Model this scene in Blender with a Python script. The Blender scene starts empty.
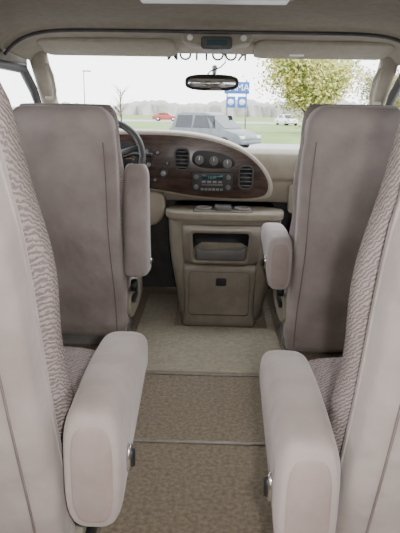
import bpy, math, random
from mathutils import Vector, Matrix
random.seed(4)
COL = bpy.context.scene.collection
R = math.radians

# ---------------------------------------------------------------- materials
def new_mat(name):
    m = bpy.data.materials.new(name); m.use_nodes = True
    nt = m.node_tree; b = nt.nodes["Principled BSDF"]
    return m, nt, b
def noise_mat(name, c1, c2, scale=8, rough=.8, bump=0.0, bscale=None, detail=4, metal=0, sheen=0, stretch=None, spec=None, low=.35, high=.65, bdist=.01):
    m, nt, b = new_mat(name); N = nt.nodes; L = nt.links
    tc = N.new("ShaderNodeTexCoord"); mp = N.new("ShaderNodeMapping")
    if stretch: mp.inputs["Scale"].default_value = stretch
    L.new(tc.outputs["Object"], mp.inputs["Vector"])
    n = N.new("ShaderNodeTexNoise"); n.inputs["Scale"].default_value = scale; n.inputs["Detail"].default_value = detail
    L.new(mp.outputs[0], n.inputs["Vector"])
    r = N.new("ShaderNodeValToRGB")
    r.color_ramp.elements[0].color = (*c1, 1); r.color_ramp.elements[1].color = (*c2, 1)
    r.color_ramp.elements[0].position = low; r.color_ramp.elements[1].position = high
    L.new(n.outputs["Fac"], r.inputs[0]); L.new(r.outputs[0], b.inputs["Base Color"])
    b.inputs["Roughness"].default_value = rough; b.inputs["Metallic"].default_value = metal
    if spec is not None: b.inputs["Specular IOR Level"].default_value = spec
    if sheen:
        b.inputs["Sheen Weight"].default_value = sheen; b.inputs["Sheen Roughness"].default_value = .5
    if bump:
        n2 = N.new("ShaderNodeTexNoise"); n2.inputs["Scale"].default_value = bscale or scale * 3; n2.inputs["Detail"].default_value = 3
        L.new(mp.outputs[0], n2.inputs["Vector"])
        bp = N.new("ShaderNodeBump"); bp.inputs["Strength"].default_value = bump; bp.inputs["Distance"].default_value = bdist
        L.new(n2.outputs["Fac"], bp.inputs["Height"]); L.new(bp.outputs[0], b.inputs["Normal"])
    return m
PLUSH = noise_mat("plush_velour", (.35, .298, .285), (.47, .412, .395), 5, .95, .6, 6, sheen=.3, spec=.08, detail=5, bdist=.035)
PLUSHW = noise_mat("plush_velour_worn", (.33, .265, .245), (.41, .34, .32), 9, .95, .3, 12, sheen=.15, spec=.08)
PLUSHD = noise_mat("plush_velour_seam", (.21, .175, .17), (.27, .23, .22), 9, .95, .2, 20, spec=.1)
def woven():
    m, nt, b = new_mat("woven_pattern_fabric"); N = nt.nodes; L = nt.links
    tc = N.new("ShaderNodeTexCoord")
    w = N.new("ShaderNodeTexWave"); w.inputs["Scale"].default_value = 52; w.inputs["Distortion"].default_value = 6
    w.inputs["Detail"].default_value = 3; w.inputs["Detail Scale"].default_value = 1.8; w.bands_direction = 'Z'
    mp = N.new("ShaderNodeMapping"); mp.inputs["Rotation"].default_value = (.6, .5, .2)
    L.new(tc.outputs["Object"], mp.inputs[0]); L.new(mp.outputs[0], w.inputs["Vector"])
    r = N.new("ShaderNodeValToRGB"); r.color_ramp.elements[0].color = (.24, .20, .195, 1); r.color_ramp.elements[1].color = (.41, .36, .35, 1)
    r.color_ramp.elements[0].position = .1; r.color_ramp.elements[1].position = .75
    L.new(w.outputs["Fac"], r.inputs[0]); L.new(r.outputs[0], b.inputs["Base Color"])
    bp = N.new("ShaderNodeBump"); bp.inputs["Strength"].default_value = .5; bp.inputs["Distance"].default_value = .003
    L.new(w.outputs["Fac"], bp.inputs["Height"]); L.new(bp.outputs[0], b.inputs["Normal"])
    b.inputs["Roughness"].default_value = .95; b.inputs["Specular IOR Level"].default_value = .1
    return m
WOVEN = woven()
CARPET = noise_mat("carpet_pile", (.32, .265, .195), (.52, .445, .345), 70, 1, .9, 260, detail=8, spec=.05, low=.3, high=.7)
MAT = noise_mat("light_carpet_pile", (.47, .42, .32), (.62, .56, .44), 50, 1, .8, 260, detail=8, spec=.05, low=.3, high=.7)
HEAD = noise_mat("headliner_cloth", (.27, .245, .20), (.31, .28, .23), 30, .95, .15, 200, spec=.1)
TRIMB = noise_mat("beige_trim", (.31, .285, .23), (.35, .32, .26), 20, .75, .1, 150, spec=.2)
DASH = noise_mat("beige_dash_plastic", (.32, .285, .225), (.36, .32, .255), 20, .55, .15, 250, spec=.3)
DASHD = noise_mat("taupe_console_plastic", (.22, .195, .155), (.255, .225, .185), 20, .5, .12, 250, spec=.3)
WALLM = noise_mat("wall_panel_vinyl", (.24, .22, .185), (.28, .255, .22), 15, .8, .1, 120)
BLACK = noise_mat("black_plastic", (.012, .012, .013), (.022, .022, .024), 20, .45)
DGREY = noise_mat("dark_grey_plastic", (.05, .05, .052), (.075, .073, .07), 20, .5)
MGREY = noise_mat("mid_grey_plastic", (.12, .12, .118), (.15, .148, .14), 20, .4)
GREY = noise_mat("grey_plastic", (.22, .21, .2), (.26, .25, .24), 20, .5)
WOOD = noise_mat("dark_woodgrain", (.025, .014, .010), (.075, .04, .026), 14, .25, detail=8, stretch=(1, 1, 5))
CHROME = noise_mat("chrome", (.6, .6, .6), (.75, .75, .75), 5, .2, metal=1)
STRIP = noise_mat("aluminium_strip", (.28, .25, .21), (.36, .33, .28), 40, .5, metal=.4)
MIRROR = noise_mat("mirror_glass", (.75, .77, .78), (.8, .82, .83), 2, .02, metal=1)
WHITE = noise_mat("white_paint", (.75, .75, .75), (.8, .8, .8), 5, .5)
LENS = noise_mat("white_lens", (.65, .63, .6), (.72, .7, .67), 60, .3)
BLUE = noise_mat("blue_sign_face", (.03, .10, .36), (.04, .12, .42), 3, .5)
TEAL = noise_mat("display_glass", (.02, .05, .06), (.03, .08, .09), 8, .15)
GREENL = noise_mat("display_digits", (.15, .45, .35), (.2, .5, .4), 8, .4)
LETTER = noise_mat("lettering_vinyl", (.03, .03, .035), (.05, .05, .055), 8, .6)
ASPH = noise_mat("asphalt", (.30, .30, .31), (.36, .36, .37), .6, .9, detail=8)
GRASS = noise_mat("grass_field", (.13, .20, .05), (.20, .28, .09), .4, 1, detail=8)
BARK = noise_mat("bark", (.10, .075, .055), (.16, .12, .09), 6, 1)
LEAF = noise_mat("autumn_leaves", (.30, .34, .09), (.62, .55, .18), .8, .8)
LEAFD = noise_mat("olive_leaves", (.20, .21, .09), (.34, .30, .13), .8, .9)
FAR = noise_mat("far_woods", (.33, .32, .31), (.44, .41, .38), .12, 1, detail=6)
SILVER = noise_mat("grey_green_car_paint", (.10, .12, .12), (.13, .15, .15), 3, .35, metal=.2)
CARW = noise_mat("white_car_paint", (.7, .7, .7), (.75, .75, .75), 3, .3)
CARR = noise_mat("red_car_paint", (.35, .05, .04), (.4, .07, .05), 3, .3)
CARK = noise_mat("dark_car_paint", (.06, .065, .08), (.07, .075, .09), 3, .3)
CGLASS = noise_mat("tinted_car_glass", (.02, .025, .03), (.03, .035, .04), 3, .1)
TYRE = noise_mat("tyre_rubber", (.02, .02, .02), (.03, .03, .03), 5, .9)
AMBER = noise_mat("amber_lens", (.5, .15, .02), (.6, .2, .03), 5, .3)
def glass_mat(name, tint):
    m = bpy.data.materials.new(name); m.use_nodes = True; nt = m.node_tree; N = nt.nodes; L = nt.links
    N.clear(); o = N.new("ShaderNodeOutputMaterial"); mx = N.new("ShaderNodeMixShader"); t = N.new("ShaderNodeBsdfTransparent"); g = N.new("ShaderNodeBsdfGlossy")
    t.inputs[0].default_value = (*tint, 1); g.inputs["Roughness"].default_value = .02
    fr = N.new("ShaderNodeFresnel"); fr.inputs[0].default_value = 1.12
    L.new(fr.outputs[0], mx.inputs[0]); L.new(t.outputs[0], mx.inputs[1]); L.new(g.outputs[0], mx.inputs[2]); L.new(mx.outputs[0], o.inputs[0])
    return m
GLASS = glass_mat("window_glass", (.97, .98, .98)); DIMGLASS = glass_mat("daylight_cut_glass", (.50, .50, .50))  # second glass: grey tint added on the unseen windows to cut cabin daylight

# ---------------------------------------------------------------- helpers
def add(name, me, mat, parent=None, loc=(0, 0, 0), rot=(0, 0, 0), smooth=True):
    o = bpy.data.objects.new(name, me); COL.objects.link(o)
    if mat: me.materials.append(mat)
    o.location = loc; o.rotation_euler = rot
    if parent: o.parent = parent
    if smooth:
        for p in me.polygons: p.use_smooth = True
    return o
def top(o, label, cat, group=None):
    o["label"] = label; o["category"] = cat
    if group: o["group"] = group
    return o
def empty(name, loc, label, cat, group=None, rot=(0, 0, 0)):
    o = bpy.data.objects.new(name, None); COL.objects.link(o); o.location = loc; o.rotation_euler = rot; o.empty_display_size = .1
    return top(o, label, cat, group)
def struct(o):
    o["kind"] = "structure"; return o
def bevel(o, w, seg=3):
    m = o.modifiers.new("b", 'BEVEL'); m.width = w; m.segments = seg; m.limit_method = 'ANGLE'; m.angle_limit = R(35)
    return o
def mesh(vs, fs):
    me = bpy.data.meshes.new("m"); me.from_pydata([tuple(v) for v in vs], [], fs); me.validate(); me.update()
    import bmesh
    bm = bmesh.new(); bm.from_mesh(me); bmesh.ops.recalc_face_normals(bm, faces=bm.faces); bm.to_mesh(me); bm.free()
    return me
def boxes(lst):
    vs, fs = [], []
    for (x0, x1, y0, y1, z0, z1) in lst:
        b = len(vs)
        vs += [(x, y, z) for x in (x0, x1) for y in (y0, y1) for z in (z0, z1)]
        fs += [tuple(b + i for i in f) for f in ((0, 1, 3, 2), (4, 6, 7, 5), (0, 4, 5, 1), (2, 3, 7, 6), (0, 2, 6, 4), (1, 5, 7, 3))]
    return mesh(vs, fs)
def box(name, b, mat, parent=None, bev=.005, **k):
    o = add(name, boxes([b]), mat, parent, smooth=bev > 0, **k)
    if bev: bevel(o, bev)
    return o
def sg(a, p): return math.copysign(abs(a) ** p, a)
def ring(c, u, v, a, b, n=4, N=32):
    c, u, v = Vector(c), Vector(u), Vector(v); out = []
    for k in range(N):
        t = 2 * math.pi * (k + .5) / N
        out.append(c + u * a * sg(math.cos(t), 2 / n) + v * b * sg(math.sin(t), 2 / n))
    return out
def loft_mesh(rings, cap=True, closed=True):
    N = len(rings[0]); vs = [p for r in rings for p in r]; fs = []
    for i in range(len(rings) - 1):
        for k in range(N if closed else N - 1):
            j = (k + 1) % N
            fs.append((i * N + k, i * N + j, (i + 1) * N + j, (i + 1) * N + k))
    if cap and closed:
        fs.append(tuple(range(N))[::-1]); fs.append(tuple((len(rings) - 1) * N + k for k in range(N)))
    return mesh(vs, fs)
def tube_mesh(pts, r, N=8, closed=False):
    pts = [Vector(p) for p in pts]; rings = []; n = len(pts); up = Vector((0.13, .21, 1)).normalized()
    for i, p in enumerate(pts):
        if closed: d = pts[(i + 1) % n] - pts[i - 1]
        else: d = pts[min(i + 1, n - 1)] - pts[max(i - 1, 0)]
        d.normalize(); u = d.cross(up)
        if u.length < .05: u = d.cross(Vector((1, 0, 0)))
        u.normalize(); v = d.cross(u)
        rr = r[i] if isinstance(r, (list, tuple)) else r
        rings.append([p + u * rr * math.cos(2 * math.pi * k / N) + v * rr * math.sin(2 * math.pi * k / N) for k in range(N)])
    if closed: rings.append(rings[0])
    return loft_mesh(rings, cap=not closed)
def cyl_mesh(c, axis, r, h, N=24, r2=None):
    c = Vector(c); a = Vector(axis).normalized(); u = a.orthogonal().normalized(); v = a.cross(u); r2 = r if r2 is None else r2
    return loft_mesh([[c + a * s + (u * math.cos(2 * math.pi * k / N) + v * math.sin(2 * math.pi * k / N)) * q for k in range(N)] for s, q in ((-h / 2, r), (h / 2, r2))])
def cyl(name, c, axis, r, h, mat, parent=None, bev=.002, N=24, r2=None):
    o = add(name, cyl_mesh(c, axis, r, h, N, r2), mat, parent)
    if bev: bevel(o, bev, 2)
    return o
def prism_mesh(poly, y0, y1, axis='y'):
    n = len(poly)
    if axis == 'y': vs = [(x, y0, z) for x, z in poly] + [(x, y1, z) for x, z in poly]
    elif axis == 'x': vs = [(y0, a, z) for a, z in poly] + [(y1, a, z) for a, z in poly]
    else: vs = [(x, a, y0) for x, a in poly] + [(x, a, y1) for x, a in poly]
    fs = [tuple(range(n)), tuple(range(n, 2 * n))[::-1]] + [(i, (i + 1) % n, n + (i + 1) % n, n + i) for i in range(n)]
    return mesh(vs, fs)
def smooth_poly(pts, it=2):
    for _ in range(it):
        q = []
        for i in range(len(pts)):
            a, b = pts[i], pts[(i + 1) % len(pts)]
            q += [(a[0] * .75 + b[0] * .25, a[1] * .75 + b[1] * .25), (a[0] * .25 + b[0] * .75, a[1] * .25 + b[1] * .75)]
        pts = q
    return pts
def rrect(x0, x1, z0, z1, r, seg=5, taper=0):
    out = []
    for cx, cz, a0 in ((x1 - r, z1 - r, 0), (x0 + r, z1 - r, 90), (x0 + r, z0 + r, 180), (x1 - r, z0 + r, 270)):
        for i in range(seg + 1):
            t = R(a0 + 90 * i / seg); out.append((cx + r * math.cos(t), cz + r * math.sin(t)))
    if taper:
        xm = (x0 + x1) / 2; out = [(xm + (x - xm) * (1 - taper * (z1 - z) / (z1 - z0)), z) for x, z in out]
    return out
def frame_mesh(outer, inner, y0, y1):
    rs = [[Vector((x, y0, z)) for x, z in outer], [Vector((x, y1, z)) for x, z in outer], [Vector((x, y1, z)) for x, z in inner], [Vector((x, y0, z)) for x, z in inner]]
    rs.append(rs[0]); return loft_mesh(rs, cap=False)
def text(name, s, size, mat, parent, loc, rot, depth=.002, bold=0):
    cu = bpy.data.curves.new("t", 'FONT'); cu.body = s; cu.size = size; cu.extrude = depth; cu.align_x = 'CENTER'; cu.align_y = 'CENTER'; cu.offset = bold
    t = bpy.data.objects.new("tmp", cu); COL.objects.link(t); bpy.context.view_layer.update()
    me = bpy.data.meshes.new_from_object(t.evaluated_get(bpy.context.evaluated_depsgraph_get()))
    bpy.data.objects.remove(t)
    me.materials.clear()
    return add(name, me, mat, parent, loc, rot, smooth=False)

# ---------------------------------------------------------------- room shell
struct(add("floor", boxes([(-.95, .95, -1.3, 3.62, -.05, 0)]), CARPET, smooth=False))
for side, sx in (("left", -1), ("right", 1)):
    a, b = sorted((sx * .95, sx * 1.0))
    L = [(a, b, -1.3, 3.62, -.05, .88), (a, b, -1.3, 3.02, 1.34, 1.56),
         (a, b, 2.18, 2.42, .88, 1.34), (a, b, .72, .95, .88, 1.34), (a, b, -1.3, -1.1, .88, 1.34)]
    struct(add("wall_" + side, boxes(L), WALLM, smooth=False))
struct(add("wall_back", boxes([(-1, 1, -1.35, -1.3, -.05, .85), (-1, 1, -1.35, -1.3, 1.36, 1.56), (-1, -.8, -1.35, -1.3, .85, 1.36), (.8, 1, -1.35, -1.3, .85, 1.36), (-.04, .04, -1.35, -1.3, .85, 1.36)]), WALLM, smooth=False))
struct(add("wall_front", boxes([(-.95, .95, 3.58, 3.62, 0, .90)]), DGREY, smooth=False))
def arch(y, zt, zs, xs=.95, n=40, e=9):
    out = []
    for i in range(n + 1):
        t = i / n * 2 - 1; t = math.copysign(1 - (1 - abs(t)) ** 1.6, t)
        out.append(Vector((t * xs, y, zs + (zt - zs) * (1 - abs(t) ** e))))
    return out
cr = []
for y, zt, zs in ((-1.3, 1.53, 1.40), (2.50, 1.53, 1.40), (2.62, 1.525, 1.41), (2.66, 1.51, 1.40), (2.665, 1.497, 1.39)):
    cr.append(arch(y, zt, zs, e=10))
o = struct(add("ceiling", loft_mesh(cr, closed=False), HEAD)); m = o.modifiers.new("s", 'SOLIDIFY'); m.thickness = .03; m.offset = 0
hr = [arch(2.67, 1.515, 1.42, .94, e=14), arch(2.70, 1.485, 1.40, .94, e=14), arch(2.86, 1.46, 1.39, .94, e=16), arch(2.99, 1.43, 1.38, .92, e=18), arch(3.02, 1.44, 1.39, .92, e=18)]
o = struct(add("trim_1", loft_mesh(hr, closed=False), TRIMB)); m = o.modifiers.new("s", 'SOLIDIFY'); m.thickness = .016; m.offset = 0
k = 2
struct(add("trim_%d" % k, tube_mesh([p - Vector((0, -.012, .012)) for p in arch(2.665, 1.497, 1.39, .94, e=11)], .008, 6), DGREY)); k += 1  # dark tube paints in the shadow gap between ceiling and header
for sx in (-1, 1):
    A = Vector((sx * .885, 2.97, 1.44)); B = Vector((sx * .935, 3.60, .86))
    d = (B - A).normalized(); rs = []
    for t, w in ((0, .045), (.5, .04), (1, .05)):
        rs.append(ring(A.lerp(B, t), (1, 0, 0), d.cross(Vector((1, 0, 0))), w, .04, 4, 16))
    struct(add("trim_%d" % k, loft_mesh(rs), TRIMB)); k += 1
    fx = sx * .945
    struct(add("trim_%d" % k, tube_mesh([(fx, 2.43, .89), (fx, 2.43, 1.33), (fx, 2.93, 1.335), (fx, 3.08, 1.24), (fx, 3.44, .89), (fx, 2.43, .89)], .024, 8), BLACK)); k += 1
    for y0, y1 in ((.95, 2.18), (-1.1, .72)):
        struct(add("trim_%d" % k, tube_mesh([(fx, y0, .88), (fx, y0, 1.34), (fx, y1, 1.34), (fx, y1, .88)], .018, 8, True), DGREY)); k += 1
struct(add("window_1", mesh([(-.88, 3.0, 1.44), (.88, 3.0, 1.44), (.93, 3.61, .88), (-.93, 3.61, .88)], [(0, 1, 2, 3)]), GLASS, smooth=False))
wi = 2
for sx in (-.97, .97):
    struct(add("window_%d" % wi, mesh([(sx, 2.42, .88), (sx, 2.42, 1.34), (sx, 3.0, 1.34), (sx, 3.5, .88)], [(0, 1, 2, 3)]), GLASS, smooth=False)); wi += 1
    for y0, y1 in ((.95, 2.18), (-1.1, .72)):
        struct(add("window_%d" % wi, mesh([(sx, y0, .88), (sx, y0, 1.34), (sx, y1, 1.34), (sx, y1, .88)], [(0, 1, 2, 3)]), DIMGLASS, smooth=False)); wi += 1
struct(add("window_%d" % wi, mesh([(-.8, -1.33, .85), (.8, -1.33, .85), (.8, -1.33, 1.36), (-.8, -1.33, 1.36)], [(0, 1, 2, 3)]), DIMGLASS, smooth=False))
for n, y in enumerate((1.765, 2.30)):
    o = struct(add("trim_%d" % k, boxes([(-.94, .94, y - .009, y + .009, 0.0, .007)]), STRIP)); bevel(o, .003); k += 1
o = top(add("floor_mat", prism_mesh([(-.375, 2.312), (.375, 2.312), (.375, 3.4), (.33, 3.4), (.33, 2.865), (-.18, 2.865), (-.18, 3.4), (-.375, 3.4)], 0.0, .012, 'z'), MAT), "light beige cut-pile carpet mat fitted around the console", "floor mat"); bevel(o, .005)

# ---------------------------------------------------------------- chairs
def arm_mesh(L=.44, wd=.056, big=.125, small=.055):
    rs = []; n = 24
    for i in range(n + 1):
        t = i / n; y = L * (1 - math.cos(math.pi * t)) / 2
        e = min(1, math.sqrt(max(0, 1 - (1 - min(1, (y + .001) / .028)) ** 2)))
        f = min(1, math.sqrt(max(0, 1 - (1 - min(1, (L - y + .002) / .06)) ** 2)))
        ht = big - (big - small) * min(1, y / (L * .8)) ** .9
        ee = .76 + .24 * e; ff = .5 + .5 * f
        topz = -.022 * (1 - e) - .025 * (1 - f) + .012 * math.sin(math.pi * y / L)
        hb = ht * (.82 + .18 * e) * ff
        rs.append(ring((0, y, topz - hb), (1, 0, 0), (0, 0, 1), wd * ee * ff * (1 + .04 * math.sin(math.pi * y / L)), hb, 3.6, 32))
    return loft_mesh(rs)
def chair(loc, half, lean, H, label, arm_y, arm_z, raised=(), inner=1, seat_len=.5, rot=0, armL=.44, curve=0.0, z0=.20, armoff=.066):
    c = empty("captain_chair", loc, label, "chair", "plush captain chairs", rot=(0, 0, rot))
    base = Vector((0, math.tan(lean) * (.2 - z0), z0)); T = .062
    def spine(h):
        return lean + curve * max(0, (h / H - .45)) * 1.2
    P = [base.copy()]; ds = .005; M = int(H / ds) + 2
    for i in range(M):
        a = spine(i * ds); P.append(P[-1] + Vector((0, -math.sin(a), math.cos(a))) * ds)
    def at(h):
        i = min(M, max(0, int(h / ds))); a = spine(h)
        return P[i], Vector((0, math.cos(a), math.sin(a)))
    def sect(h, w, t, off=0, e=5):
        p, n = at(h); return ring(p + n * off, (1, 0, 0), n, w, t, e, 44)
    def wid(h): return half * (1 - .05 * (h / H)) + .005 * math.sin(h * 9)
    rs = []; r = .085; hp = H - .15
    for i in range(41):
        q = i / 40; h = H * (q if q < .8 else .8 + .2 * math.sin((q - .8) / .2 * math.pi / 2))
        w = wid(h); tt = T + .008 * math.exp(-((h - (H - .07)) / .07) ** 2) - .006 * math.exp(-((h - hp) / .015) ** 2)
        w -= .004 * math.exp(-((h - hp) / .015) ** 2)
        if h > H - r:
            s = math.sqrt(max(0, 1 - ((h - (H - r)) / r) ** 2)); w = w - r * .75 + r * .75 * s; tt = tt * (.2 + .8 * s)
        if h < .03: w -= .01; tt *= .8
        rs.append(sect(h, w, tt, 0, 5))
    add("backrest", loft_mesh(rs), PLUSH, c)
    rs = []; h0, h1 = .24 + .2 - z0, H - .015
    for i in range(25):
        q = i / 24; h = h0 + (h1 - h0) * q
        s = math.sqrt(max(0.02, 1 - abs(2 * q - 1) ** 6))
        w = (half + .006) * (1 - .05 * q) * (.8 + .2 * s) + .006 * math.sin(q * 14)
        rs.append(sect(h, w, (.058 + .008 * math.sin(q * 9)) * (.4 + .6 * s), T + .035, 3.4))
    add("backrest_cushion", loft_mesh(rs), WOVEN, c)
    for s in (-1, 1):
        pts = []
        for i in range(30):
            h = .03 + (H - .16) * i / 29; p, n = at(h); pts.append(p - n * (T * .985) + Vector((s * (wid(h) * .80), 0, 0)))
        add("piping", tube_mesh(pts, .0022, 6), PLUSHD, c)
        pts = []
        for i in range(34):
            h = .03 + (H - .12) * i / 33; p, n = at(h); pts.append(p + n * .012 + Vector((s * (wid(h) - .001), 0, 0)))
        add("piping", tube_mesh(pts, .0035, 6), PLUSH, c)
    rs = []
    for i in range(17):
        q = i / 16; y = .02 + seat_len * q; s = math.sqrt(max(.02, 1 - abs(2 * q - 1) ** 5))
        rs.append(ring((0, y, .435 + .015 * q), (1, 0, 0), (0, 0, 1), (half + .004) * (.85 + .15 * s), .065 * (.35 + .65 * s), 3.2, 32))
    add("seat_cushion", loft_mesh(rs), WOVEN, c)
    rs = []
    for i in range(13):
        q = i / 12; y = -.01 + (seat_len + .01) * q; s = math.sqrt(max(.02, 1 - abs(2 * q - 1) ** 8))
        rs.append(ring((0, y, .30), (1, 0, 0), (0, 0, 1), half * (.9 + .1 * s), .10 * (.7 + .3 * s), 6, 32))
    add("seat_base", loft_mesh(rs), PLUSH, c)
    ped = loft_mesh([ring((0, .24, z), (1, 0, 0), (0, 1, 0), a, b, 7, 28) for z, a, b in ((0, .20, .19), (.015, .20, .19), (.03, .185, .17), (.19, .18, .17), (.21, .19, .19))])
    add("pedestal", ped, GREY, c)
    bx = inner * (half + .008)
    o = add("side_cover", prism_mesh(smooth_poly([(-.03, .15), (.42, .15), (.45, .24), (.35, .30), (.1, .31), (-.03, .30)], 2), bx - .01, bx + .01, 'x'), TRIMB, c); bevel(o, .004)
    a, b = sorted((bx + inner * .010, bx + inner * .026))
    o = add("recline_lever", prism_mesh(smooth_poly([(.0, .24), (.13, .25), (.14, .275), (.0, .285)], 2), a, b, 'x'), BLACK, c); bevel(o, .004)
    cyl("recline_knob", (bx + inner * .022, .03, .33), (1, 0, 0), .03, .03, BLACK, c, .005)
    for s in (-1, 1):
        up = s in raised
        ax = s * (half + armoff)
        o = add("armrest", arm_mesh(armL), PLUSH, c, (ax, arm_y, arm_z), (R(84) if up else R(-2), 0, 0))
        if up: o.location = (ax, arm_y - .06, arm_z - .08)
        ep = loft_mesh([ring((0, y, -.02 - .108), (1, 0, 0), (0, 0, 1), a2, b2, 3.6, 28) for y, a2, b2 in ((-.003, .034, .092), (.001, .040, .100), (.006, .0425, .1025))])
        add("end_panel", ep, PLUSHW, o)
        piv = cyl("pivot_cover", (0, 0, 0), (1, 0, 0), .03, .012, DGREY, o)
        piv.location = (-s * .056, .07, -.10)
        b1 = loft_mesh([ring((0, 0, 0), (0, 1, 0), (0, 0, 1), .018, .030, 2, 20), ring((s * .008, 0, 0), (0, 1, 0), (0, 0, 1), .016, .027, 2, 20)])
        bez = add("switch_bezel", b1, CHROME, o, (s * .0560, .06, -.125))
        add("switch_button", loft_mesh([ring((s * .004, 0, 0), (0, 1, 0), (0, 0, 1), .012, .022, 2, 20), ring((s * .014, 0, 0), (0, 1, 0), (0, 0, 1), .009, .018, 2, 20)]), BLACK, bez)
    return c
chair((-.485, .965, 0), .234, R(11), 1.02, "pinkish-grey plush captain chair with lowered padded armrest beside the aisle", -.09, .635, inner=1, curve=R(34))
chair((.498, .945, 0), .234, R(11), 1.02, "pinkish-grey plush captain chair with patterned fabric front and lowered armrest", -.125, .62, inner=-1, curve=R(34))
chair((-.610, 2.54, 0), .230, R(12), 1.08, "pinkish-grey plush driver's captain chair with armrest folded up", -.04, .49, raised=(1,), inner=1, seat_len=.46, armL=.51, z0=.10, armoff=.052)
chair((.592, 2.52, 0), .213, R(11), 1.145, "pinkish-grey plush passenger captain chair with armrest folded down", -.12, .62, inner=-1, seat_len=.46, z0=.05, armoff=.056)

# ---------------------------------------------------------------- dashboard
D = empty("dashboard", (0, 3.2, .58), "beige moulded dashboard with dark woodgrain instrument panel below windshield", "dashboard")
OFF = Vector((0, -3.2, -.58))
def dadd(name, me, mat, parent=D, bev=0, smooth=True):
    me.transform(Matrix.Translation(OFF)); o = add(name, me, mat, parent, smooth=smooth)
    if bev: bevel(o, bev)
    return o
dchild = lambda name, me, mat, parent, bev=0: dadd(name, me, mat, parent, bev)
rs = []
for i in range(33):
    x = -.93 + 1.86 * i / 32; c = .07 * (abs(x) / .93) ** 2.5
    prof = [(3.56, .60), (3.56, .905), (3.42, .925), (3.30 - c, .945), (3.20 - c, .945), (3.155 - c, .925), (3.14 - c, .88), (3.15 - c, .79), (3.175 - c, .77), (3.18 - c, .69), (3.20 - c, .65), (3.26 - c, .64), (3.42, .64)]
    rs.append([Vector((x, y, z)) for y, z in prof])
dadd("dash_pad", loft_mesh(rs), DASH, bev=.008)
trim = [(-.86, .92), (-.80, .98), (-.6, 1.015), (-.38, 1.02), (-.12, 1.015), (.08, .975), (.22, .91), (.31, .81), (.325, .73), (.29, .69), (.15, .68), (-.08, .69), (-.26, .72), (-.42, .74), (-.6, .73), (-.8, .73), (-.86, .76)]
def scale_poly(p, dx, dz, cx=-.2, cz=.86):
    return [(cx + (x - cx) * dx, cz + (z - cz) * dz) for x, z in p]
dadd("instrument_hood", prism_mesh(smooth_poly(scale_poly(trim, 1.055, 1.12, cz=.85)), 3.095, 3.34), DASH, bev=.02)
dadd("woodgrain_panel", prism_mesh(smooth_poly(trim), 3.088, 3.10), WOOD, bev=.003)
F = 3.088
def vent(x, z, w, h):
    v = dadd("air_vent", frame_mesh(rrect(x - w / 2, x + w / 2, z - h / 2, z + h / 2, .03), rrect(x - w / 2 + .01, x + w / 2 - .01, z - h / 2 + .01, z + h / 2 - .01, .022), F + .002, F - .012), DGREY)
    dadd("vent_back", prism_mesh(rrect(x - w / 2 + .005, x + w / 2 - .005, z - h / 2 + .005, z + h / 2 - .005, .022), F - .002, F + .002), BLACK, v)
    for i in range(5):
        zz = z - h / 2 + h * (i + 1) / 6
        dadd("vent_slat", boxes([(x - w / 2 + .008, x + w / 2 - .008, F - .011, F - .003, zz - .003, zz + .003)]), MGREY, v)
vent(-.155, .89, .085, .125); vent(.195, .80, .085, .135); vent(-.80, .86, .06, .10)
rd = dadd("radio", prism_mesh(rrect(-.10, .125, .715, .825, .01), F - .012, F + .01), BLACK, bev=.003)
dchild("display", boxes([(-.045, .07, F - .0135, F - .011, .785, .812)]), TEAL, rd)
dchild("cassette_slot", boxes([(-.045, .07, F - .0135, F - .011, .752, .762)]), MGREY, rd)
for x in (-.075, .10):
    for z in (.80, .745): dchild("knob", cyl_mesh((x, F - .02, z), (0, 1, 0), .013, .018), MGREY, rd, .002)
for i in range(6): dchild("button", boxes([(-.05 + i * .021, -.034 + i * .021, F - .017, F - .011, .726, .738)]), GREY, rd, .001)
for i in range(4): dchild("button", boxes([(-.045 + i * .03, -.024 + i * .03, F - .017, F - .011, .768, .778)]), GREY, rd, .001)
text("display_digits", "12:31", .022, GREENL, rd, (.012, F - .014 - 3.2, .7985 - .58), (R(90), 0, 0), .0005)
cl = dadd("climate_control", prism_mesh(smooth_poly([(-.10, .845), (.14, .845), (.13, .905), (-.0, .94), (-.10, .94)], 2), F - .006, F + .005), BLACK, bev=.002)
for x, z in ((-.06, .890), (.018, .886), (.092, .872)):
    kn = dchild("dial", cyl_mesh((x, F - .015, z), (0, 1, 0), .024, .02), MGREY, cl, .003)
    dchild("pointer_mark", boxes([(x - .002, x + .002, F - .027, F - .024, z, z + .018)]), WHITE, kn)
gc = dadd("instrument_cluster", prism_mesh(rrect(-.78, -.40, .80, .98, .05), F - .004, F + .004), BLACK, bev=.002)
for x, r in ((-.70, .05), (-.58, .055), (-.46, .05)):
    g = dchild("gauge", cyl_mesh((x, F - .005, .89), (0, 1, 0), r, .006, 32), DGREY, gc)
    dchild("gauge_needle", boxes([(x - .002, x + .03, F - .011, F - .008, .888, .892)]), AMBER, g)
    for j in range(9):
        t = R(-40 + j * 32.5); dchild("gauge_mark", boxes([(x + math.cos(t) * r * .82 - .002, x + math.cos(t) * r * .82 + .002, F - .010, F - .0078, .89 + math.sin(t) * r * .82 - .002, .89 + math.sin(t) * r * .82 + .002)]), WHITE, g)
for x, z, r in ((-.345, .93, .018), (-.335, .86, .020), (-.255, .815, .024), (-.285, .925, .014), (-.235, .87, .012), (-.30, .78, .012)):
    sw = dadd("rotary_switch", cyl_mesh((x, F - .012, z), (0, 1, 0), r, .022), BLACK, bev=.003)
    dchild("switch_cap", cyl_mesh((x, F - .025, z), (0, 1, 0), r * .6, .006), GREY, sw)
dadd("knee_panel", prism_mesh(smooth_poly([(-.86, .72), (-.28, .72), (-.245, .66), (-.255, .56), (-.33, .50), (-.86, .50)], 2), 3.10, 3.30), DASH, bev=.015)
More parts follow.
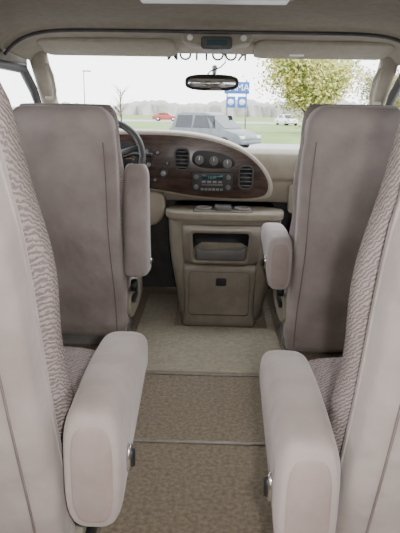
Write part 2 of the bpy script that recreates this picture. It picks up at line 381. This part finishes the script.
o = dadd("glove_box", prism_mesh(rrect(.44, .84, .60, .76, .02), 3.12, 3.2), DASH, bev=.006)
dchild("latch", prism_mesh(rrect(.60, .68, .72, .745, .008), 3.112, 3.125), DGREY, o, .002)

# ---------------------------------------------------------------- engine cover console
C = empty("engine_cover_console", (.075, 3.15, 0), "taupe plastic engine cover console with open bin on carpeted floor", "console")
COFF = Vector((-.075, -3.15, 0))
def cadd(name, me, mat, parent=C, bev=0):
    me.transform(Matrix.Translation(COFF)); o = add(name, me, mat, parent)
    if bev: bevel(o, bev)
    return o
rs = []
for z, cx, hx, yf in ((0, .075, .245, 2.985), (.03, .075, .245, 2.985), (.15, .08, .265, 2.985), (.30, .085, .298, 2.99), (.42, .088, .315, 2.99), (.52, .088, .322, 3.0), (.575, .088, .322, 3.01), (.60, .088, .30, 3.02)):
    rs.append(ring((cx, (yf + 3.56) / 2, z), (1, 0, 0), (0, 1, 0), hx, (3.56 - yf) / 2, 5, 48))
cadd("cover_body", loft_mesh(rs), DASH)
tr = cadd("tray", prism_mesh(smooth_poly([(-.245, 3.24), (-.245, 3.02), (-.17, 2.975), (.07, 2.955), (.34, 2.975), (.415, 3.02), (.415, 3.24)], 2), .575, .62, 'z'), DASH, bev=.012)
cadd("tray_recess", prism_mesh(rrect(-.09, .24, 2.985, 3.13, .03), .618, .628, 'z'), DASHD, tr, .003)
for x in (-.03, .18):
    cup = cadd("cup_holder", tube_mesh([(x + .04 * math.cos(2 * math.pi * i / 24), 3.05 + .04 * math.sin(2 * math.pi * i / 24), .634) for i in range(24)], .007, 8, True), GREY, tr)
    cadd("cup_well", cyl_mesh((x, 3.05, .63), (0, 0, 1), .038, .005), BLACK, cup)
cadd("coin_holder", prism_mesh(rrect(.03, .12, 2.99, 3.1, .01), .628, .65, 'z'), MGREY, tr, .003)
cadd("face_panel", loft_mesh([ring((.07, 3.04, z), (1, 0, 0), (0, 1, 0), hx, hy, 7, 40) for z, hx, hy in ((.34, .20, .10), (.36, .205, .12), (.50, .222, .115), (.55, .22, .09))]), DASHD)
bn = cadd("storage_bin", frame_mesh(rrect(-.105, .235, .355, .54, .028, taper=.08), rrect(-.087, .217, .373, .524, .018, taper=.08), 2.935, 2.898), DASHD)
cadd("bin_shade_panel", prism_mesh(rrect(-.09, .225, .365, .53, .02, taper=.08), 2.924, 2.937), BLACK, bn)  # flat black panel paints the shade of a bin hollow left uncut
cadd("bin_lip", prism_mesh([(-.06, .377), (.195, .377), (.205, .455), (.17, .43), (-.035, .43), (-.07, .455)], 2.904, 2.93), MGREY, bn, .004)
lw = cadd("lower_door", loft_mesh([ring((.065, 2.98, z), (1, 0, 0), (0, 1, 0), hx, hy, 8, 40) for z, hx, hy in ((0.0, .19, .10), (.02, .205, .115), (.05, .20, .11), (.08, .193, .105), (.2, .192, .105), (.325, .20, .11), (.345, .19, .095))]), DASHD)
cadd("latch", prism_mesh(rrect(.045, .10, .245, .285, .008), 2.862, 2.88), BLACK, lw, .002)
cadd("door_groove", frame_mesh(rrect(-.10, .225, .075, .32, .02), rrect(-.0985, .2235, .0765, .3185, .018), 2.878, 2.867), DGREY, lw)

# ---------------------------------------------------------------- steering wheel
S = empty("steering_wheel", (-.55, 2.955, .89), "dark grey steering wheel mounted on the dashboard column", "steering wheel", rot=(R(-24), 0, 0))
def circ(r, y=0, n=40): return [(r * math.cos(2 * math.pi * i / n), y, r * math.sin(2 * math.pi * i / n)) for i in range(n)]
add("rim", tube_mesh(circ(.20, -.03), .0185, 10, True), DGREY, S)
hb = loft_mesh([ring((0, y, -.005), (1, 0, 0), (0, 0, 1), a, b, 3, 28) for y, a, b in ((-.045, .05, .04), (-.035, .075, .06), (.0, .08, .065), (.02, .05, .04))])
add("airbag_hub", hb, DGREY, S)
for a in (20, 160, 235, 305):
    t = R(a); add("spoke", tube_mesh([(.06 * math.cos(t), -.015, .06 * math.sin(t)), (.2 * math.cos(t), -.03, .2 * math.sin(t))], [.02, .012], 10), DGREY, S)
add("column", cyl_mesh((0, .055, -.01), (0, 1, 0), .045, .10, 24, .055), DGREY, S)
add("turn_signal_stalk", tube_mesh([(-.04, .06, 0), (-.16, .03, .01)], [.008, .01], 8), BLACK, S)
add("gear_lever", tube_mesh([(.04, .06, .02), (.14, .04, .05), (.245, -.0, .03)], [.009, .008, .013], 10), BLACK, S)

# ---------------------------------------------------------------- mirror, visors, overhead
M = empty("rearview_mirror", (.0, 2.93, 1.283), "black rearview mirror hanging on the windshield glass", "mirror")
hs = loft_mesh([ring((0, y, 0), (1, 0, 0), (0, 0, 1), a, b, 3.2, 40) for y, a, b in ((-.006, .130, .036), (.0, .134, .039), (.012, .132, .038), (.03, .09, .024), (.038, .03, .012))])
add("mirror_housing", hs, BLACK, M)
add("mirror_glass", loft_mesh([ring((0, y, 0.0), (1, 0, 0), (0, 0, 1), a, b, 3.2, 40) for y, a, b in ((-.0075, .118, .026), (-.005, .118, .026))]), MIRROR, M, rot=(R(-5), 0, 0))
add("mirror_stem", tube_mesh([(0, .03, 0), (.01, .06, .035), (.012, .115, .08)], [.01, .009, .014], 10), BLACK, M)
add("mirror_button", loft_mesh([ring((.02, y, -.032), (1, 0, 0), (0, 0, 1), .03, .006, 3, 16) for y in (-.012, -.004)]), GREY, M)
add("mirror_wire", tube_mesh([(-.03, .02, .03), (-.01, .03, .055), (.04, .05, .075), (.065, .06, .10), (.06, .065, .14)], .0035, 6), BLACK, M)
for sx, lab in ((-1, "beige cloth sun visor folded up against the header"), (1, "beige cloth sun visor with small white label, folded up")):
    V = empty("sun_visor", (sx * .515 + .01, 2.87, 1.436), lab, "sun visor", "sun visors", rot=(R(-12), 0, 0))
    o = add("visor_panel", prism_mesh(rrect(-.325, .325, -.105, .115, .045), -.011, .011, 'z'), TRIMB, V); bevel(o, .009)
    add("visor_rod", tube_mesh([(-.32, .115, .004), (.32, .115, .004)], .006, 8), DGREY, V)
    if sx > 0: add("visor_label", boxes([(-.15, -.08, .03, .06, -.0125, -.0115)]), WHITE, V)
OC = empty("overhead_console", (.02, 2.75, 1.468), "beige overhead console with dark digital compass display", "overhead console")
o = add("console_housing", prism_mesh(smooth_poly([(-.17, .02), (-.15, -.035), (.15, -.035), (.17, .02), (.13, .04), (-.13, .04)], 1), -.05, .14), TRIMB, OC); bevel(o, .012)
o = add("display_housing", prism_mesh(rrect(-.07, .07, -.052, -.0, .012), -.072, .04), DGREY, OC); bevel(o, .005)
add("display", boxes([(-.045, .045, -.0745, -.0715, -.038, -.014)]), TEAL, OC, smooth=False)
for x in (-.12, .12): cyl("reading_light", (x, -.054, -.004), (0, 1, 0), .014, .01, LENS, OC)
DL = empty("dome_light", (.01, 1.905, 1.505), "white ceiling dome light with beige bezel", "ceiling light")
o = add("bezel", boxes([(-.26, .26, -.075, .075, -.015, .01)]), TRIMB, DL); bevel(o, .012)
o = add("light_lens", boxes([(-.235, .235, -.055, .055, -.028, -.01)]), LENS, DL); bevel(o, .01)
for sx in (-1, 1):
    G = empty("grab_handle", (sx * .87, 3.0, 1.26), "beige grab handle screwed to windshield pillar", "grab handle", "pillar grab handles")
    add("grip", tube_mesh([(0.01 * sx, .02, .11), (-.03 * sx, .0, .10), (-.04 * sx, .03, .05), (-.035 * sx, .09, -.02), (-.02 * sx, .13, -.06), (.03 * sx, .16, -.06)], .012, 10), TRIMB, G)
    cyl("mount", (.012 * sx, .02, .11), (1, 0, 0), .016, .02, TRIMB, G)
wl = text("windshield_lettering", "ROOTTOM", .082, LETTER, None, (-.03, 3.055, 1.422), (R(90), 0, R(180)), .001, 0.001)
top(wl, "black lettering strip on top edge of windshield glass", "lettering")

# ---------------------------------------------------------------- exterior
GZ = -.72
g = top(add("grass_ground", mesh([(-400, 5, GZ), (400, 5, GZ), (400, 400, GZ), (-400, 400, GZ)], [(0, 1, 2, 3)]), GRASS, smooth=False), "green lawn stretching away to woods", "grass"); g["kind"] = "stuff"
top(add("parking_lot", boxes([(-120, 120, -15, 34, GZ - .05, GZ + .02)]), ASPH, smooth=False), "grey asphalt parking lot beside the lawn", "parking lot")
top(add("road", boxes([(-250, 250, 88, 104, GZ, GZ + .03)]), ASPH, smooth=False), "grey asphalt road crossing behind the lawn", "road")
def car(loc, rot, paint, label, h=1.75, L=4.8, W=1.85, van=True, cat="car"):
    c = empty("minivan" if van else "car", loc, label, cat, rot=(0, 0, rot))
    hl = L / 2
    if van: body = [(-hl, .35), (-hl, .95), (-hl + .05, 1.0), (hl - 1.1, 1.02), (hl - .25, .82), (hl, .62), (hl, .35), (hl - .5, .25), (-hl + .4, .25)]
    else: body = [(-hl, .35), (-hl, .85), (-hl + .8, .95), (hl - 1.3, .93), (hl - .2, .75), (hl, .6), (hl, .35), (hl - .5, .25), (-hl + .4, .25)]
    o = add("body", prism_mesh([(x, z) for x, z in body], -W / 2, W / 2), paint, c); bevel(o, .09, 3)
    if van: gl = [(-hl + .03, .96), (-hl + .35, h - .06), (-hl + .7, h), (hl - 2.3, h), (hl - 2.0, h - .08), (hl - .95, .98)]
    else: gl = [(-hl + .5, .9), (-hl + 1.2, h - .05), (-hl + 1.6, h), (hl - 2.2, h), (hl - 1.9, h - .05), (hl - 1.2, .9)]
    n = len(gl); vs = []
    for s in (-1, 1):
        for x, z in gl:
            k = (z - .9) / (h - .9); vs.append((x, s * (W / 2 - .06 - .17 * k), z))
    fs = [tuple(range(n)), tuple(range(n, 2 * n))] + [(i, (i + 1) % n, n + (i + 1) % n, n + i) for i in range(n)]
    o = add("cabin", mesh(vs, fs), paint, c); bevel(o, .05, 2)
    for s in (-1, 1):
        cuts = ([(-hl + .35, -hl + 1.35), (-hl + 1.45, -hl + 2.5), (-hl + 2.6, hl - 1.5)] if van else [(-hl + 1.1, -hl + 2.1), (-hl + 2.2, hl - 1.7)])
        for x0, x1 in cuts:
            z0, z1 = 1.02, h - .14; y0 = s * (W / 2 - .06 - .17 * (z0 - .9) / (h - .9) + .012); y1 = s * (W / 2 - .06 - .17 * (z1 - .9) / (h - .9) + .012)
            x1t = min(x1, hl - 2.1)
            add("side_window", mesh([(x0, y0, z0), (x1, y0, z0), (x1t, y1, z1), (x0 + .08, y1, z1)], [(0, 1, 2, 3)]), CGLASS, c, smooth=False)
    a, b = gl[-1], gl[-2]
    def lp(t): return (a[0] + (b[0] - a[0]) * t + .012, a[1] + (b[1] - a[1]) * t + .012)
    p, q = lp(.08), lp(.95)
    add("windshield", mesh([(p[0], -W / 2 + .14, p[1]), (p[0], W / 2 - .14, p[1]), (q[0], W / 2 - .27, q[1]), (q[0], -W / 2 + .27, q[1])], [(0, 1, 2, 3)]), CGLASS, c, smooth=False)
    for x in (-hl + .95, hl - .95):
        for s in (-1, 1):
            w = cyl("wheel", (x, s * (W / 2 - .08), .33), (0, 1, 0), .33, .22, TYRE, c, .03)
            cyl("hubcap", (x, s * (W / 2 + .035), .33), (0, 1, 0), .2, .02, CHROME, w, 0)
    for s in (-1, 1):
        box("headlight", (hl - .10, hl + .012, s * .72 - .17, s * .72 + .17, .58, .72), LENS, c, .02)
    box("bumper", (hl - .2, hl + .06, -W / 2 + .05, W / 2 - .05, .33, .50), paint, c, .05)
    return c
car((-.05, 28.5, GZ + .02), R(-35), SILVER, "dark grey-green minivan driving across the parking lot", cat="van", L=4.3)
car((-8.2, 95, GZ + .03), 0, CARR, "small red car on the far road", 1.4, 4.4, 1.75, False)
car((10.0, 82, GZ), R(-70), CARW, "white car parked beside the tree", 1.5, 4.4, 1.75, False)
car((14.2, 82, GZ), R(-80), CARK, "dark car parked near the tree", 1.5, 4.4, 1.75, False)
car((18.4, 82, GZ), R(-80), CARW, "white car parked near the woods", 1.5, 4.4, 1.75, False)

def tree(loc, h, crown_r, crown_c, leafmat, label, leaves=5000, tr=.28, bare=False):
    t = empty("tree", loc, label, "tree"); rnd = random.Random(int(loc[0] * 10))
    add("trunk", tube_mesh([(0, 0, -.1), (.05, 0, h * .25), (-.05, 0, h * .5), (0, 0, h * .8)], [tr, tr * .8, tr * .5, tr * .15], 10), BARK, t)
    tips = []; vs, fs = [], []
    for i in range(26 if not bare else 34):
        z0 = h * (.22 + .5 * rnd.random()); a = rnd.random() * 6.28; l = crown_r * (.6 + .4 * rnd.random()) * (1 - .35 * z0 / h)
        p0 = Vector((0, 0, z0)); p1 = p0 + Vector((math.cos(a) * l * .5, math.sin(a) * l * .5, l * .45)); p2 = p0 + Vector((math.cos(a) * l, math.sin(a) * l, l * .85))
        b = tube_mesh([p0, p1, p2], [tr * .3, tr * .18, tr * .05], 5); off = len(vs)
        vs += [v.co.copy() for v in b.vertices]; fs += [tuple(off + q for q in p.vertices) for p in b.polygons]; tips += [p1, p2]
    add("branches", mesh(vs, fs), BARK, t)
    if not bare:
        vs, fs = [], []
        blobs = [(p, crown_r * .32) for p in tips] + [(Vector((0, 0, crown_c + rnd.uniform(-.4, .5) * crown_r)), crown_r * .5) for _ in range(6)]
        for i in range(leaves):
            p, r = rnd.choice(blobs); q = p + Vector([rnd.gauss(0, .5) * r for _ in range(3)])
            u = Vector([rnd.gauss(0, 1) for _ in range(3)]).normalized(); v = u.orthogonal().normalized(); s = .12 + .1 * rnd.random(); off = len(vs)
            vs += [q - u * s, q + v * s * .6, q + u * s, q - v * s * .6]; fs.append((off, off + 1, off + 2, off + 3))
        o = add("foliage", bpy.data.meshes.new("f"), leafmat, t); o.data.from_pydata([tuple(v) for v in vs], [], fs); o["kind"] = "stuff"
    return t
tree((8.3, 52, GZ), 6.6, 4.3, 4.3, LEAF, "yellow-green autumn tree standing on the lawn", 13000)
tree((-9.2, 56, GZ), 4.6, 1.6, 3, LEAF, "small bare tree on the lawn", bare=True, tr=.1)
tree((21.5, 76, GZ), 6.6, 4.0, 4.6, LEAFD, "olive autumn tree in front of the woods", 5000)
tree((33, 112, GZ), 6, 4.0, 4, LEAFD, "rust-olive autumn tree beside the woods", 5000)
vs, fs = [], []; n = 300
for i in range(n + 1):
    x = -170 + 340 * i / n; hh = 3.6 + 1.2 * math.sin(x * .035 + 1) + .7 * math.sin(x * .21) + random.uniform(-.4, .5) + (1.2 if x > 20 else 0)
    vs += [(x, 190 + random.uniform(-2, 2), GZ), (x, 191 + random.uniform(-2, 2), GZ + hh * .7), (x, 194, GZ + hh), (x, 200, GZ + hh * .9), (x, 204, GZ)]
for i in range(n):
    for k2 in range(4): a = i * 5 + k2; fs.append((a, a + 1, a + 6, a + 5))
o = top(add("woods", mesh(vs, fs), FAR), "distant brown-grey line of woods on the horizon", "trees"); o["kind"] = "stuff"
SG = empty("pole_sign", (1.6, 46, GZ), "blue and white roadside pole sign standing on the lawn", "sign")
for x in (-.75, .75): add("post", cyl_mesh((x, 0, 2.1), (0, 0, 1), .06, 4.2, 12), GREY, SG)
o = box("sign_panel", (-.98, .98, -.12, .12, 3.15, 4.05), BLUE, SG, .03)
text("sign_text", "RAMA", .72, WHITE, o, (0, -.125, 3.6), (R(90), 0, 0), .004)
for x in (-.45, .45):
    p = box("small_sign_panel", (x - .36, x + .36, -.1, .1, 2.1, 2.95), BLUE, SG, .02)
    add("sign_disc", cyl_mesh((x, -.11, 2.52), (0, 1, 0), .24, .02, 20), WHITE, p)
LP = empty("street_lamp", (-17, 75, GZ), "slim grey street lamp beside the road", "street lamp")
add("pole", cyl_mesh((0, 0, 3.2), (0, 0, 1), .08, 6.4, 10, .05), GREY, LP); add("lamp_head", boxes([(-.1, .9, -.12, .12, 6.35, 6.5)]), GREY, LP)

# ---------------------------------------------------------------- light
w = bpy.data.worlds.new("World"); bpy.context.scene.world = w; w.use_nodes = True; nt = w.node_tree
bg = nt.nodes["Background"]; tc = nt.nodes.new("ShaderNodeTexCoord"); sp = nt.nodes.new("ShaderNodeSeparateXYZ"); rp = nt.nodes.new("ShaderNodeValToRGB")
nt.links.new(tc.outputs["Generated"], sp.inputs[0]); nt.links.new(sp.outputs["Z"], rp.inputs[0]); nt.links.new(rp.outputs[0], bg.inputs[0])
rp.color_ramp.elements[0].color = (.97, .97, .98, 1); rp.color_ramp.elements[1].color = (.89, .93, 1, 1); bg.inputs[1].default_value = 5.8
fl = bpy.data.lights.new("camera_flash", 'POINT'); fl.energy = 44; fl.shadow_soft_size = .015; fl.color = (1, .955, .93)
fo = bpy.data.objects.new("camera_flash", fl); COL.objects.link(fo); fo.location = (.085, 0.0, 1.17)

# ---------------------------------------------------------------- camera
cd = bpy.data.cameras.new("Camera"); cam = bpy.data.objects.new("Camera", cd); COL.objects.link(cam)
cd.sensor_fit = 'HORIZONTAL'; cd.sensor_width = 36; cd.lens = 50.4; cd.clip_start = .02; cd.clip_end = 1000
cam.matrix_world = Matrix.Translation((.025, 0, 1.15)) @ Matrix.Rotation(R(1.33), 4, 'Z') @ Matrix.Rotation(R(74.4), 4, 'X') @ Matrix.Rotation(R(1.0), 4, 'Z')
bpy.context.scene.camera = cam
